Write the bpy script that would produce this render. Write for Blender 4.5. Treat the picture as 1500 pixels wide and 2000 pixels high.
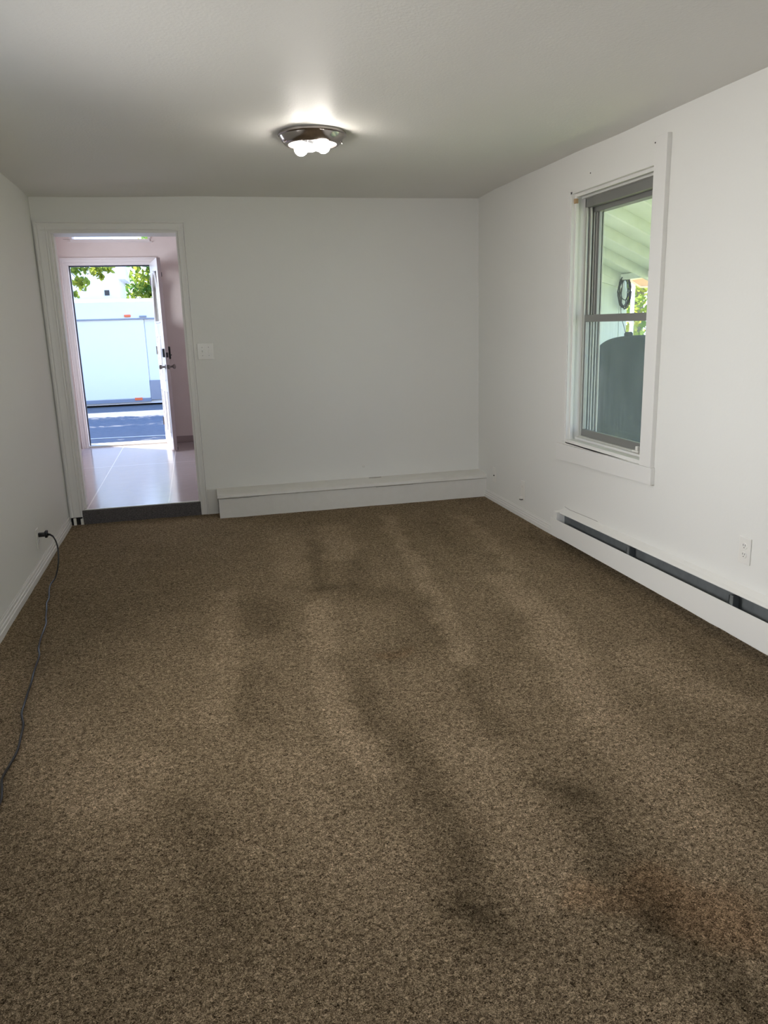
import bpy, bmesh, math, random
import numpy as np
from mathutils import Vector, Matrix
random.seed(7); np.random.seed(7)
for o in list(bpy.data.objects): bpy.data.objects.remove(o)
C = bpy.context.scene.collection
SC = bpy.context.scene
PI = math.pi

# ------------------------------------------------------------------ camera
def set_camera():
    pitch, yaw, roll = 0.2383195, 0.2306391, -0.0298596
    f = Vector((math.sin(yaw)*math.cos(pitch), math.cos(yaw)*math.cos(pitch), -math.sin(pitch)))
    rt = Vector((math.cos(yaw), -math.sin(yaw), 0))
    up = rt.cross(f)
    r2 = rt*math.cos(roll) + up*math.sin(roll)
    u2 = -rt*math.sin(roll) + up*math.cos(roll)
    cd = bpy.data.cameras.new('camera'); cam = bpy.data.objects.new('camera', cd); C.objects.link(cam)
    m = Matrix((r2, u2, -f)).transposed().to_4x4(); m.translation = (0, 0, 1.3864)
    cam.matrix_world = m
    cd.sensor_fit = 'VERTICAL'; cd.sensor_height = 32; cd.lens = 1510.72/2000*32
    cd.clip_start = .02; cd.clip_end = 300
    SC.camera = cam
set_camera()

# ------------------------------------------------------------------ world, sun, daylight, exposure
EXPOSURE = 0.28
SUN_E = 17.0
SKY = 2.9
W = bpy.data.worlds.new('sky'); SC.world = W; W.use_nodes = True
nt = W.node_tree; nt.nodes.clear()
wo = nt.nodes.new('ShaderNodeOutputWorld'); bg = nt.nodes.new('ShaderNodeBackground')
tc = nt.nodes.new('ShaderNodeTexCoord'); sx = nt.nodes.new('ShaderNodeSeparateXYZ'); rp = nt.nodes.new('ShaderNodeValToRGB')
nt.links.new(tc.outputs['Generated'], sx.inputs[0]); nt.links.new(sx.outputs['Z'], rp.inputs[0])
rp.color_ramp.elements[0].position = 0.0; rp.color_ramp.elements[0].color = (.70, .84, 1.0, 1)
rp.color_ramp.elements[1].position = .7; rp.color_ramp.elements[1].color = (.20, .42, 1.0, 1)
nt.links.new(rp.outputs[0], bg.inputs['Color']); bg.inputs['Strength'].default_value = SKY
nt.links.new(bg.outputs[0], wo.inputs[0])

def sun(direction_to_sun, e, ang):
    l = bpy.data.lights.new('sun', 'SUN'); l.energy = e; l.angle = math.radians(ang); l.color = (1, .95, .86)
    o = bpy.data.objects.new('sun', l); C.objects.link(o)
    o.rotation_euler = Vector(direction_to_sun).to_track_quat('Z', 'Y').to_euler()
sun((-.79, .62, 1.15), SUN_E, .6)

def daylight(name, loc, aim, sx_, sy_, power, col, spread=180):
    l = bpy.data.lights.new(name, 'AREA'); l.shape = 'RECTANGLE'; l.size = sx_; l.size_y = sy_
    l.energy = power; l.color = col; l.spread = math.radians(spread)
    o = bpy.data.objects.new(name, l); C.objects.link(o); o.location = loc
    o.rotation_euler = Vector(aim).to_track_quat('-Z', 'Z').to_euler()
# area lights standing in for daylight at unseen window openings
daylight('daylight_left_window', (-1.24, 2.6, 1.42), (1, 0, -.28), 1.3, 1.1, 27, (1.0, .975, .93), 125)
daylight('daylight_rear_window', (.6, -2.52, 1.45), (0, 1, 0), 1.8, 1.2, 15, (1.0, .96, .90))
daylight('entry_fill_added', (-1.95, 7.9, 1.6), (1, 0, -.1), 1.2, 1.1, 48, (.86, .92, 1.0))  # added fill for the dim entry room, its side window is invented
BULB_E = 90.0

SC.view_settings.view_transform = 'Standard'; SC.view_settings.look = 'None'
SC.view_settings.exposure = EXPOSURE; SC.view_settings.gamma = 1; SC.view_settings.use_curve_mapping = False
SC.cycles.max_bounces = 10; SC.cycles.diffuse_bounces = 5; SC.cycles.transparent_max_bounces = 16
SC.cycles.sample_clamp_indirect = 6; SC.cycles.use_denoising = True
SC.cycles.caustics_reflective = False; SC.cycles.caustics_refractive = False

# ------------------------------------------------------------------ materials
def srgb(r, g, b):
    f = lambda c: (c/255/12.92) if c/255 <= .04045 else ((c/255+.055)/1.055)**2.4
    return (f(r), f(g), f(b), 1)
def mat(name, col, rough=.5, metal=0, bump=None, var=None, spec=.5, trans=0):
    """bump=(scale,strength,distance[,detail]); var=(scale,amount,second colour)"""
    m = bpy.data.materials.new(name); m.use_nodes = True; t = m.node_tree; b = t.nodes['Principled BSDF']
    b.inputs['Base Color'].default_value = col if len(col) == 4 else (*col, 1)
    b.inputs['Roughness'].default_value = rough; b.inputs['Metallic'].default_value = metal
    b.inputs['Specular IOR Level'].default_value = spec
    co = t.nodes.new('ShaderNodeTexCoord')
    if bump:
        n = t.nodes.new('ShaderNodeTexNoise'); n.inputs['Scale'].default_value = bump[0]
        n.inputs['Detail'].default_value = bump[3] if len(bump) > 3 else 3
        t.links.new(co.outputs['Object'], n.inputs['Vector'])
        bp = t.nodes.new('ShaderNodeBump'); bp.inputs['Strength'].default_value = bump[1]; bp.inputs['Distance'].default_value = bump[2]
        t.links.new(n.outputs['Fac'], bp.inputs['Height']); t.links.new(bp.outputs[0], b.inputs['Normal'])
    if var:
        n = t.nodes.new('ShaderNodeTexNoise'); n.inputs['Scale'].default_value = var[0]; n.inputs['Detail'].default_value = 5
        t.links.new(co.outputs['Object'], n.inputs['Vector'])
        r = t.nodes.new('ShaderNodeMapRange'); r.inputs[1].default_value = .4; r.inputs[2].default_value = .75
        r.inputs[3].default_value = 0; r.inputs[4].default_value = var[1]
        mx = t.nodes.new('ShaderNodeMix'); mx.data_type = 'RGBA'
        t.links.new(n.outputs['Fac'], r.inputs[0]); t.links.new(r.outputs[0], mx.inputs[0])
        mx.inputs[6].default_value = col if len(col) == 4 else (*col, 1); mx.inputs[7].default_value = (*var[2][:3], 1)
        t.links.new(mx.outputs[2], b.inputs['Base Color'])
    return m
M = {}
M['wall'] = mat('white_wall_paint', (.74, .73, .69), .55, bump=(55, .25, .002), spec=.3)
M['ceiling'] = mat('ceiling_paint', (.75, .74, .70), .55, bump=(90, .5, .002, 4), spec=.15)
M['trim'] = mat('white_trim_paint', (.74, .725, .69), .4, bump=(30, .05, .001))
M['oldtrim'] = mat('worn_white_paint', (.72, .70, .65), .5, bump=(22, .35, .004, 5), var=(14, .25, (.60, .57, .51)))
M['crack'] = mat('paint_crack', (.25, .22, .19), .8)
M['grayalu'] = mat('grey_aluminium', (.30, .30, .285), .38, .55, bump=(40, .1, .001))
M['darkalu'] = mat('dark_rubber_seal', (.03, .03, .03), .6)
M['lightalu'] = mat('pale_aluminium', (.55, .55, .50), .4, .2)
M['heater'] = mat('heater_enamel', (.76, .745, .70), .35)
M['heaterin'] = mat('heater_inner_steel', (.15, .16, .158), .5, .1, var=(20, .6, (.09, .095, .10)))
M['black'] = mat('black_plastic', (.008, .008, .009), .3)
M['cord'] = mat('black_cord_vinyl', (.008, .008, .009), .38)
M['plate'] = mat('white_plastic', (.75, .73, .68), .3)
M['slot'] = mat('dark_slot', (.05, .045, .04), .7)
M['nickel'] = mat('brushed_nickel', (.42, .38, .36), .18, 1)
M['panwhite'] = mat('white_reflector', (.85, .85, .85), .5)
M['pinkwall'] = mat('pinkish_wall_paint', (.69, .605, .58), .6, bump=(12, .35, .004, 5), var=(3.5, .45, (.60, .50, .47)))
M['entrytrim'] = mat('entry_trim_paint', (.72, .67, .67), .4)
M['doorpaint'] = mat('white_door_paint', (.62, .62, .64), .3)
M['dooredge'] = mat('door_edge_wood', (.30, .24, .24), .5, bump=(40, .2, .001))
M['darkmetal'] = mat('dark_bronze', (.02, .02, .03), .35, .4)
M['knob'] = mat('satin_nickel_knob', (.25, .23, .22), .3, 1)
M['asphalt'] = mat('asphalt', (.13, .135, .15), .9, bump=(60, .5, .01), var=(9, .6, (.08, .085, .10)))
M['grass'] = mat('pale_bounce_lawn', (.50, .52, .26), .95, bump=(50, .6, .02), var=(6, .6, (.50, .50, .34)))  # unseen lawn kept pale to bounce sunlight up under the porch
M['trailer'] = mat('white_trailer_panel', (.80, .82, .82), .4)
M['trailertrim'] = mat('trailer_grey_trim', (.22, .26, .34), .4, .3)
M['steelplate'] = mat('steel_tread_plate', (.28, .31, .38), .4, .6, bump=(80, .5, .01))
M['orange'] = mat('orange_lens', (.85, .16, .06), .25)
M['shed'] = mat('white_siding', (.85, .85, .86), .7)
M['porch'] = mat('porch_paint', (.66, .70, .60), .6, bump=(8, .25, .01), var=(4, .5, (.52, .56, .46)))
M['porchwood'] = mat('porch_rafter_paint', (.72, .75, .66), .6, var=(10, .5, (.56, .60, .50)))
M['tank'] = mat('dark_tank_steel', (.018, .023, .025), .8, 0, bump=(6, .2, .01), var=(5, .6, (.035, .04, .042)), spec=.1)
M['tan'] = mat('tan_canvas', (.62, .36, .22), .8)
M['tanedge'] = mat('pale_orange_edging', (.9, .62, .40), .7)
M['bark'] = mat('pale_bark', (.30, .27, .24), .9, bump=(20, .6, .02))
M['rust'] = mat('rusty_stain', (.45, .30, .17), .8)
M['blackgap'] = mat('dark_gap', (.012, .011, .012), .9)
M['riser'] = mat('dark_grey_carpet', (.13, .12, .12), .95, bump=(200, 1, .006), var=(170, 1, (.02, .018, .02)))

def leafmat(name, a, b):
    m = bpy.data.materials.new(name); m.use_nodes = True; t = m.node_tree; t.nodes.clear()
    out = t.nodes.new('ShaderNodeOutputMaterial'); d = t.nodes.new('ShaderNodeBsdfDiffuse'); tr = t.nodes.new('ShaderNodeBsdfTranslucent')
    mx = t.nodes.new('ShaderNodeMixShader'); mx.inputs[0].default_value = .5
    co = t.nodes.new('ShaderNodeTexCoord'); n = t.nodes.new('ShaderNodeTexNoise'); n.inputs['Scale'].default_value = 2.2
    r = t.nodes.new('ShaderNodeValToRGB'); r.color_ramp.elements[0].position = .38; r.color_ramp.elements[1].position = .62
    r.color_ramp.elements[0].color = a; r.color_ramp.elements[1].color = b
    t.links.new(co.outputs['Object'], n.inputs['Vector']); t.links.new(n.outputs['Fac'], r.inputs[0])
    t.links.new(r.outputs[0], d.inputs[0]); t.links.new(r.outputs[0], tr.inputs[0])
    t.links.new(d.outputs[0], mx.inputs[1]); t.links.new(tr.outputs[0], mx.inputs[2]); t.links.new(mx.outputs[0], out.inputs[0])
    return m
M['leafsunlit'] = leafmat('leaf_sunlit_yellow', (.22, .38, .10, 1), (.70, .66, .14, 1))  # lighter leaf copy, sunlight painted into its colour
M['leaf'] = leafmat('leaf_green', (.09, .20, .05, 1), (.34, .38, .06, 1))

def emit(name, col, e):
    m = bpy.data.materials.new(name); m.use_nodes = True; b = m.node_tree.nodes['Principled BSDF']
    b.inputs['Base Color'].default_value = (.9, .9, .9, 1)
    b.inputs['Emission Color'].default_value = (*col, 1); b.inputs['Emission Strength'].default_value = e
    return m
M['bulb'] = emit('lit_bulb_glass', (1.0, .94, .87), BULB_E)

def glass(name, dirt, tint=(.9, .97, .93)):
    m = bpy.data.materials.new(name); m.use_nodes = True; t = m.node_tree; t.nodes.clear()
    out = t.nodes.new('ShaderNodeOutputMaterial'); tr = t.nodes.new('ShaderNodeBsdfTransparent'); gl = t.nodes.new('ShaderNodeBsdfGlossy')
    df = t.nodes.new('ShaderNodeBsdfTranslucent'); dd = t.nodes.new('ShaderNodeBsdfDiffuse')
    tr.inputs[0].default_value = (*tint, 1); gl.inputs['Roughness'].default_value = .02
    df.inputs[0].default_value = (.75, .85, .95, 1); dd.inputs[0].default_value = (.6, .66, .7, 1)
    m1 = t.nodes.new('ShaderNodeMixShader'); m2 = t.nodes.new('ShaderNodeMixShader'); m3 = t.nodes.new('ShaderNodeMixShader')
    lw = t.nodes.new('ShaderNodeLayerWeight'); lw.inputs['Blend'].default_value = .5
    pw_ = t.nodes.new('ShaderNodeMath'); pw_.operation = 'POWER'; pw_.inputs[1].default_value = 5; t.links.new(lw.outputs['Facing'], pw_.inputs[0])
    fr = t.nodes.new('ShaderNodeMath'); fr.operation = 'MULTIPLY_ADD'; fr.inputs[1].default_value = .4; fr.inputs[2].default_value = .02; t.links.new(pw_.outputs[0], fr.inputs[0])
    t.links.new(fr.outputs[0], m1.inputs[0]); t.links.new(tr.outputs[0], m1.inputs[1]); t.links.new(gl.outputs[0], m1.inputs[2])
    m3.inputs[0].default_value = .35; t.links.new(df.outputs[0], m3.inputs[1]); t.links.new(dd.outputs[0], m3.inputs[2])
    co = t.nodes.new('ShaderNodeTexCoord'); mp = t.nodes.new('ShaderNodeMapping'); mp.inputs['Scale'].default_value = (60, 60, 4)
    n = t.nodes.new('ShaderNodeTexNoise'); n.inputs['Scale'].default_value = 1.0; n.inputs['Detail'].default_value = 6
    r = t.nodes.new('ShaderNodeMapRange'); r.inputs[1].default_value = .25; r.inputs[2].default_value = .8
    r.inputs[3].default_value = dirt*.45; r.inputs[4].default_value = dirt*1.6
    t.links.new(co.outputs['Object'], mp.inputs[0]); t.links.new(mp.outputs[0], n.inputs['Vector']); t.links.new(n.outputs['Fac'], r.inputs[0])
    t.links.new(r.outputs[0], m2.inputs[0]); t.links.new(m1.outputs[0], m2.inputs[1]); t.links.new(m3.outputs[0], m2.inputs[2])
    t.links.new(m2.outputs[0], out.inputs[0])
    return m
M['glass'] = glass('window_glass', .012, (.985, .985, .955))
M['dirtyglass'] = glass('dusty_window_glass', .055, (.97, .975, .985))

def tilemat():
    m = mat('entry_floor_tile', (.44, .38, .38), .15, bump=(9, .25, .006, 4), spec=.6)
    t = m.node_tree; b = t.nodes['Principled BSDF']
    co = t.nodes.new('ShaderNodeTexCoord'); mp = t.nodes.new('ShaderNodeMapping')
    mp.inputs['Location'].default_value = (.868, -6.0, 0)
    br = t.nodes.new('ShaderNodeTexBrick'); br.offset = 0; br.squash = 1
    br.inputs['Scale'].default_value = 1; br.inputs['Brick Width'].default_value = .59; br.inputs['Row Height'].default_value = 1.9
    br.inputs['Mortar Size'].default_value = .005; br.inputs['Color1'].default_value = (.44, .38, .385, 1); br.inputs['Color2'].default_value = (.415, .36, .365, 1)
    br.inputs['Mortar'].default_value = (.75, .68, .66, 1)
    t.links.new(co.outputs['Object'], mp.inputs[0]); t.links.new(mp.outputs[0], br.inputs['Vector']); t.links.new(br.outputs['Color'], b.inputs['Base Color'])
    return m
M['tile'] = tilemat()

def carpetmat():
    m = bpy.data.materials.new('brown_carpet'); m.use_nodes = True; t = m.node_tree; b = t.nodes['Principled BSDF']
    b.inputs['Roughness'].default_value = 1; b.inputs['Specular IOR Level'].default_value = .02
    b.inputs['Sheen Weight'].default_value = 0
    L = t.links; N = t.nodes.new
    co = N('ShaderNodeTexCoord')
    def noise(sc, det, dist=0, vec=None, rough=.6):
        n = N('ShaderNodeTexNoise'); n.inputs['Scale'].default_value = sc; n.inputs['Detail'].default_value = det
        n.inputs['Roughness'].default_value = rough; n.inputs['Distortion'].default_value = dist
        L.new(vec or co.outputs['Object'], n.inputs['Vector']); return n.outputs['Fac']
    fine = noise(185, 3, 1.6, rough=.7); mid = noise(60, 3, .8); big = noise(5, 3, 0)
    def mth(op, a, c_):
        n = N('ShaderNodeMath'); n.operation = op
        for i, v in enumerate((a, c_)):
            if isinstance(v, (int, float)): n.inputs[i].default_value = v
            else: L.new(v, n.inputs[i])
        return n.outputs[0]
    h = mth('ADD', mth('MULTIPLY', fine, .78), mth('MULTIPLY', mid, .22))
    r = N('ShaderNodeValToRGB'); cr = r.color_ramp
    cr.elements[0].position = .385; cr.elements[0].color = (.026, .017, .009, 1)
    cr.elements[1].position = .645; cr.elements[1].color = (.84, .65, .43, 1)
    e = cr.elements.new(.50); e.color = (.255, .186, .113, 1)
    L.new(h, r.inputs[0])
    at = N('ShaderNodeAttribute'); at.attribute_name = 'wear_and_light'
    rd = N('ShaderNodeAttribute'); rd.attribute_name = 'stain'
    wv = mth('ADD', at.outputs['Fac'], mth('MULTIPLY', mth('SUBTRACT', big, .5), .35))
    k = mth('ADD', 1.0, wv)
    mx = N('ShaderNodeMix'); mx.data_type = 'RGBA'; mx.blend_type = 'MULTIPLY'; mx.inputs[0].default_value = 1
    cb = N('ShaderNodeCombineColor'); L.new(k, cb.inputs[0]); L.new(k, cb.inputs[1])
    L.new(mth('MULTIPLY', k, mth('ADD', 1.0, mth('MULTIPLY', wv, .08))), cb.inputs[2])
    L.new(r.outputs[0], mx.inputs[6]); L.new(cb.outputs[0], mx.inputs[7])
    m2 = N('ShaderNodeMix'); m2.data_type = 'RGBA'; m2.blend_type = 'MULTIPLY'; m2.inputs[7].default_value = (1.12, .80, .62, 1)
    L.new(mth('MULTIPLY', rd.outputs['Fac'], .55), m2.inputs[0]); L.new(mx.outputs[2], m2.inputs[6])
    L.new(m2.outputs[2], b.inputs['Base Color'])
    bp = N('ShaderNodeBump'); bp.inputs['Strength'].default_value = .9; bp.inputs['Distance'].default_value = .016
    L.new(h, bp.inputs['Height']); L.new(bp.outputs[0], b.inputs['Normal'])
    return m
M['carpet'] = carpetmat()

# ------------------------------------------------------------------ mesh helpers
class MB:
    def __init__(s): s.bm = bmesh.new()
    def box(s, x0, x1, y0, y1, z0, z1, bev=0, seg=2):
        t = bmesh.new(); bmesh.ops.create_cube(t, size=1)
        for v in t.verts: v.co = Vector(((x0+x1)/2+v.co.x*(x1-x0), (y0+y1)/2+v.co.y*(y1-y0), (z0+z1)/2+v.co.z*(z1-z0)))
        if bev: bmesh.ops.bevel(t, geom=t.edges[:], offset=bev, segments=seg, affect='EDGES', profile=.5)
        s._add(t); return s
    def hexa(s, pts, bev=0):
        """eight corners: bottom ring then top ring"""
        t = bmesh.new(); v = [t.verts.new(p) for p in pts]
        for f in ((3, 2, 1, 0), (4, 5, 6, 7), (0, 1, 5, 4), (1, 2, 6, 5), (2, 3, 7, 6), (3, 0, 4, 7)): t.faces.new([v[i] for i in f])
        bmesh.ops.recalc_face_normals(t, faces=t.faces)
        if bev: bmesh.ops.bevel(t, geom=t.edges[:], offset=bev, segments=2, affect='EDGES', profile=.5)
        s._add(t); return s
    def prism(s, prof, axis, a, b, bev=0):
        """prof: 2D ring; axis 'x','y','z' extrude between a and b. profile coords are the other two axes in order"""
        t = bmesh.new()
        def P(p, w): return {'x': (w, p[0], p[1]), 'y': (p[0], w, p[1]), 'z': (p[0], p[1], w)}[axis]
        A = [t.verts.new(P(p, a)) for p in prof]; B = [t.verts.new(P(p, b)) for p in prof]
        n = len(prof)
        for i in range(n): t.faces.new((A[i], A[(i+1) % n], B[(i+1) % n], B[i]))
        t.faces.new(A[::-1]); t.faces.new(B)
        bmesh.ops.recalc_face_normals(t, faces=t.faces)
        if bev: bmesh.ops.bevel(t, geom=t.edges[:], offset=bev, segments=2, affect='EDGES', profile=.5)
        s._add(t); return s
    def lathe(s, prof, n=32, mtx=None):
        t = bmesh.new(); rings = []
        for r, z in prof:
            if r < 1e-6: rings.append([t.verts.new((0, 0, z))])
            else: rings.append([t.verts.new((r*math.cos(2*PI*k/n), r*math.sin(2*PI*k/n), z)) for k in range(n)])
        for A, B in zip(rings, rings[1:]):
            for k in range(n):
                q = (k+1) % n
                if len(A) == 1 and len(B) == 1: continue
                if len(A) == 1: t.faces.new((A[0], B[k], B[q]))
                elif len(B) == 1: t.faces.new((A[k], A[q], B[0]))
                else: t.faces.new((A[k], A[q], B[q], B[k]))
        bmesh.ops.recalc_face_normals(t, faces=t.faces)
        if mtx is not None: bmesh.ops.transform(t, matrix=mtx, verts=t.verts)
        s._add(t); return s
    def tube(s, pts, r, n=10, smooth=1, cap=True):
        pts = [Vector(p) for p in pts]
        if smooth > 1:
            out = []
            for i in range(len(pts)-1):
                p0 = pts[max(i-1, 0)]; p1 = pts[i]; p2 = pts[i+1]; p3 = pts[min(i+2, len(pts)-1)]
                for k in range(smooth):
                    u = k/smooth
                    out.append(.5*((2*p1)+(p2-p0)*u+(2*p0-5*p1+4*p2-p3)*u*u+(-p0+3*p1-3*p2+p3)*u**3))
            out.append(pts[-1]); pts = out
        t = bmesh.new(); rings = []; ref = Vector((0, 0, 1))
        for i, p in enumerate(pts):
            d = (pts[min(i+1, len(pts)-1)]-pts[max(i-1, 0)]).normalized()
            if abs(d.dot(ref)) > .95: ref = Vector((1, 0, 0)) if abs(d.x) < .9 else Vector((0, 1, 0))
            a = d.cross(ref).normalized(); b = d.cross(a).normalized(); ref = -d.cross(a.cross(d)).cross(d) if False else b.cross(d).cross(d)*-1 if False else ref
            rr = r[i] if isinstance(r, (list, tuple)) else r
            rings.append([t.verts.new(p+a*rr*math.cos(2*PI*k/n)+b*rr*math.sin(2*PI*k/n)) for k in range(n)])
        for A, B in zip(rings, rings[1:]):
            for k in range(n): t.faces.new((A[k], A[(k+1) % n], B[(k+1) % n], B[k]))
        if cap: t.faces.new(rings[0][::-1]); t.faces.new(rings[-1])
        bmesh.ops.recalc_face_normals(t, faces=t.faces)
        s._add(t); return s
    def _add(s, t):
        me = bpy.data.meshes.new('tmp'); t.to_mesh(me); t.free(); s.bm.from_mesh(me); bpy.data.meshes.remove(me)
    def build(s, name, m, parent=None, smooth=False, **k):
        me = bpy.data.meshes.new(name); s.bm.to_mesh(me); s.bm.free()
        me.materials.append(m)
        if smooth:
            me.polygons.foreach_set('use_smooth', [True]*len(me.polygons))
            try: me.set_sharp_from_angle(angle=math.radians(40))
            except Exception: pass
        o = bpy.data.objects.new(name, me); C.objects.link(o)
        if parent is not None:
            o.parent = parent; o.location = -parent.matrix_basis.translation if True else (0, 0, 0)
        for a, b in k.items(): o[a] = b
        return o
def raw(name, verts, faces, m, parent=None, smooth=False, **k):
    me = bpy.data.meshes.new(name)
    verts = np.asarray(verts, dtype=np.float32); faces = np.asarray(faces, dtype=np.int32)
    me.vertices.add(len(verts)); me.vertices.foreach_set('co', verts.ravel())
    nl = faces.size; me.loops.add(nl); me.loops.foreach_set('vertex_index', faces.ravel())
    me.polygons.add(len(faces)); me.polygons.foreach_set('loop_start', np.arange(0, nl, faces.shape[1], dtype=np.int32))
    me.polygons.foreach_set('loop_total', np.full(len(faces), faces.shape[1], dtype=np.int32))
    me.update(calc_edges=True); me.materials.append(m)
    if smooth: me.polygons.foreach_set('use_smooth', [True]*len(faces))
    o = bpy.data.objects.new(name, me); C.objects.link(o)
    if parent is not None: o.parent = parent; o.location = -parent.matrix_basis.translation
    for a, b in k.items(): o[a] = b
    return o
def empty(name, loc, **k):
    o = bpy.data.objects.new(name, None); C.objects.link(o); o.location = loc; o.empty_display_size = .05
    for a, b in k.items(): o[a] = b
    return o
def aim(loc, d):
    """matrix whose +Z looks along d, at loc"""
    return Matrix.Translation(Vector(loc)) @ Vector(d).to_track_quat('Z', 'Y').to_matrix().to_4x4()
S = dict(kind='structure')

# ------------------------------------------------------------------ the room
L, R, D, H = -.9971, 2.2175, 5.9696, 2.3
YB = -2.3      # wall behind the camera
RO = 2.42      # outer face of the right wall
LO = -1.17
# carpeted floor: gently uneven sheet with traffic marks and painted window light kept as attributes
STROKES = [
    ([(1.30, 5.39), (1.17, 4.35), (1.11, 3.53), (1.03, 3.14), (1.00, 2.86)], 0.05, 0.3),
    ([(1.53, 3.82), (1.54, 3.25), (1.41, 2.68), (1.32, 2.31)], 0.09, 0.32),
    ([(1.80, 5.20), (1.76, 4.50), (1.70, 3.95)], 0.05, 0.25),
    ([(0.51, 3.73), (0.45, 3.04), (0.41, 2.54), (0.47, 2.17)], 0.06, 0.28),
    ([(0.07, 4.04), (0.02, 3.17), (-0.01, 2.67)], 0.06, 0.2),
    ([(0.85, 5.24), (0.79, 4.54)], 0.1, 0.28),
    ([(0.50, 5.15), (0.46, 4.28)], 0.1, 0.2),
    ([(1.67, 2.65), (1.80, 2.24)], 0.1, 0.2),
    ([(-0.89, 3.24), (-0.57, 2.57), (-0.30, 2.28)], 0.16, 0.3),  # pool of left window light painted into the carpet colour
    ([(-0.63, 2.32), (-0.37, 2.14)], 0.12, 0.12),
    ([(1.30, 2.16), (1.29, 1.76), (1.27, 1.49)], 0.12, 0.25),
    ([(0.77, 2.25), (0.77, 1.97), (0.77, 1.59)], 0.1, 0.18),
    ([(0.19, 2.32), (0.26, 1.96), (0.36, 1.59)], 0.1, 0.12),
    ([(0.21, 3.83), (0.23, 3.53)], 0.14, -0.3),
    ([(0.10, 3.09), (0.11, 2.63)], 0.1, -0.25),
    ([(0.60, 3.95), (0.85, 3.78), (1.02, 3.64), (0.93, 3.17), (0.75, 3.02)], 0.13, -0.25),
    ([(0.49, 3.02), (0.56, 2.42), (0.61, 1.96), (0.60, 1.66), (0.55, 1.47)], 0.085, -0.29),
    ([(0.97, 1.95), (0.99, 1.89)], 0.06, -0.25),
    ([(0.97, 1.88), (0.98, 1.66), (0.95, 1.41)], 0.085, -0.29),
    ([(0.96, 1.37), (0.97, 1.26), (0.97, 1.08)], 0.07, -0.35),
    ([(2.08, 4.65), (2.08, 3.93), (2.01, 2.96), (1.97, 2.32)], 0.12, -0.22),
    ([(0.53, 1.49), (0.58, 1.46)], 0.05, -0.3),
    ([(0.99, 3.09), (0.97, 2.82), (0.91, 2.31)], 0.06, -0.22),
    ([(-0.23, 2.26), (-0.11, 1.95), (-0.01, 1.57)], 0.1, -0.22),
    ([(-0.42, 1.92), (-0.26, 1.61)], 0.12, -0.1),
    ([(0.90, 4.56), (0.75, 3.99)], 0.08, -0.2),
    ([(0.66, 4.89), (0.57, 3.96)], 0.05, -0.22),
    ([(1.54, 5.14), (1.50, 4.35)], 0.07, -0.15),
    ([(-0.65, 4.11), (-0.42, 3.74), (-0.18, 4.21)], 0.2, -0.1),
    ([(1.40, 3.29), (1.13, 2.77)], 0.08, -0.15),
]
RED = [([(1.03, 1.44), (1.09, 1.33)], 0.1, 0.7), ([(0.83, 1.51), (0.88, 1.46)], 0.05, 0.5), ([(0.71, 3.01), (0.79, 3.04)], 0.04, 0.4)]
def vnoise(X, Y, sc, seed):
    rs = np.random.RandomState(seed); g = rs.rand(256, 256)
    x = X*sc; y = Y*sc; xi = np.floor(x).astype(int); yi = np.floor(y).astype(int); u = x-xi; v = y-yi
    u = u*u*(3-2*u); v = v*v*(3-2*v); G = lambda a, b: g[a % 256, b % 256]
    return (G(xi, yi)*(1-u)+G(xi+1, yi)*u)*(1-v)+(G(xi, yi+1)*(1-u)+G(xi+1, yi+1)*u)*v
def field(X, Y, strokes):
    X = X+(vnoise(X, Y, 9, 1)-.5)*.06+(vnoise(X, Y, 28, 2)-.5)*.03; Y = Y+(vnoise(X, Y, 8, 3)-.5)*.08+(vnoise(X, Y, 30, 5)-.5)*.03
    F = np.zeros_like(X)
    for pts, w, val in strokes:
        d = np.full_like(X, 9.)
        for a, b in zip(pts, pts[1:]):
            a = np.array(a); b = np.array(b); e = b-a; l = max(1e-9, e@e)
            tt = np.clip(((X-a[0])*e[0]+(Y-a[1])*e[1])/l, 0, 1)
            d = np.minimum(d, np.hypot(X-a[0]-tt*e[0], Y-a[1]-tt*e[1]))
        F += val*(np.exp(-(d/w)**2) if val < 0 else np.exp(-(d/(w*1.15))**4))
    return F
def make_floor():
    st = .015; xs = np.arange(L-.01, R+.011+st, st); ys = np.arange(YB-.02, D+.02, st)
    X, Y = np.meshgrid(xs, ys); nx, ny = len(xs), len(ys)
    Z = (vnoise(X, Y, 12, 11)-.5)*.003+(vnoise(X, Y, 3, 12)-.5)*.003
    V = np.stack([X, Y, Z], -1).reshape(-1, 3)
    i = np.arange(nx*ny).reshape(ny, nx)
    F = np.stack([i[:-1, :-1], i[:-1, 1:], i[1:, 1:], i[1:, :-1]], -1).reshape(-1, 4)
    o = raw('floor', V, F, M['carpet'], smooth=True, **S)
    for nm, s_ in (('wear_and_light', STROKES), ('stain', RED)):
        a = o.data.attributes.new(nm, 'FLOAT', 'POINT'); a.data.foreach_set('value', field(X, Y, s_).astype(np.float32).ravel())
make_floor()
MB().box(LO, RO, YB-.2, D+.2, -.25, -.03).build('floor_slab', M['blackgap'], **S)
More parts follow.
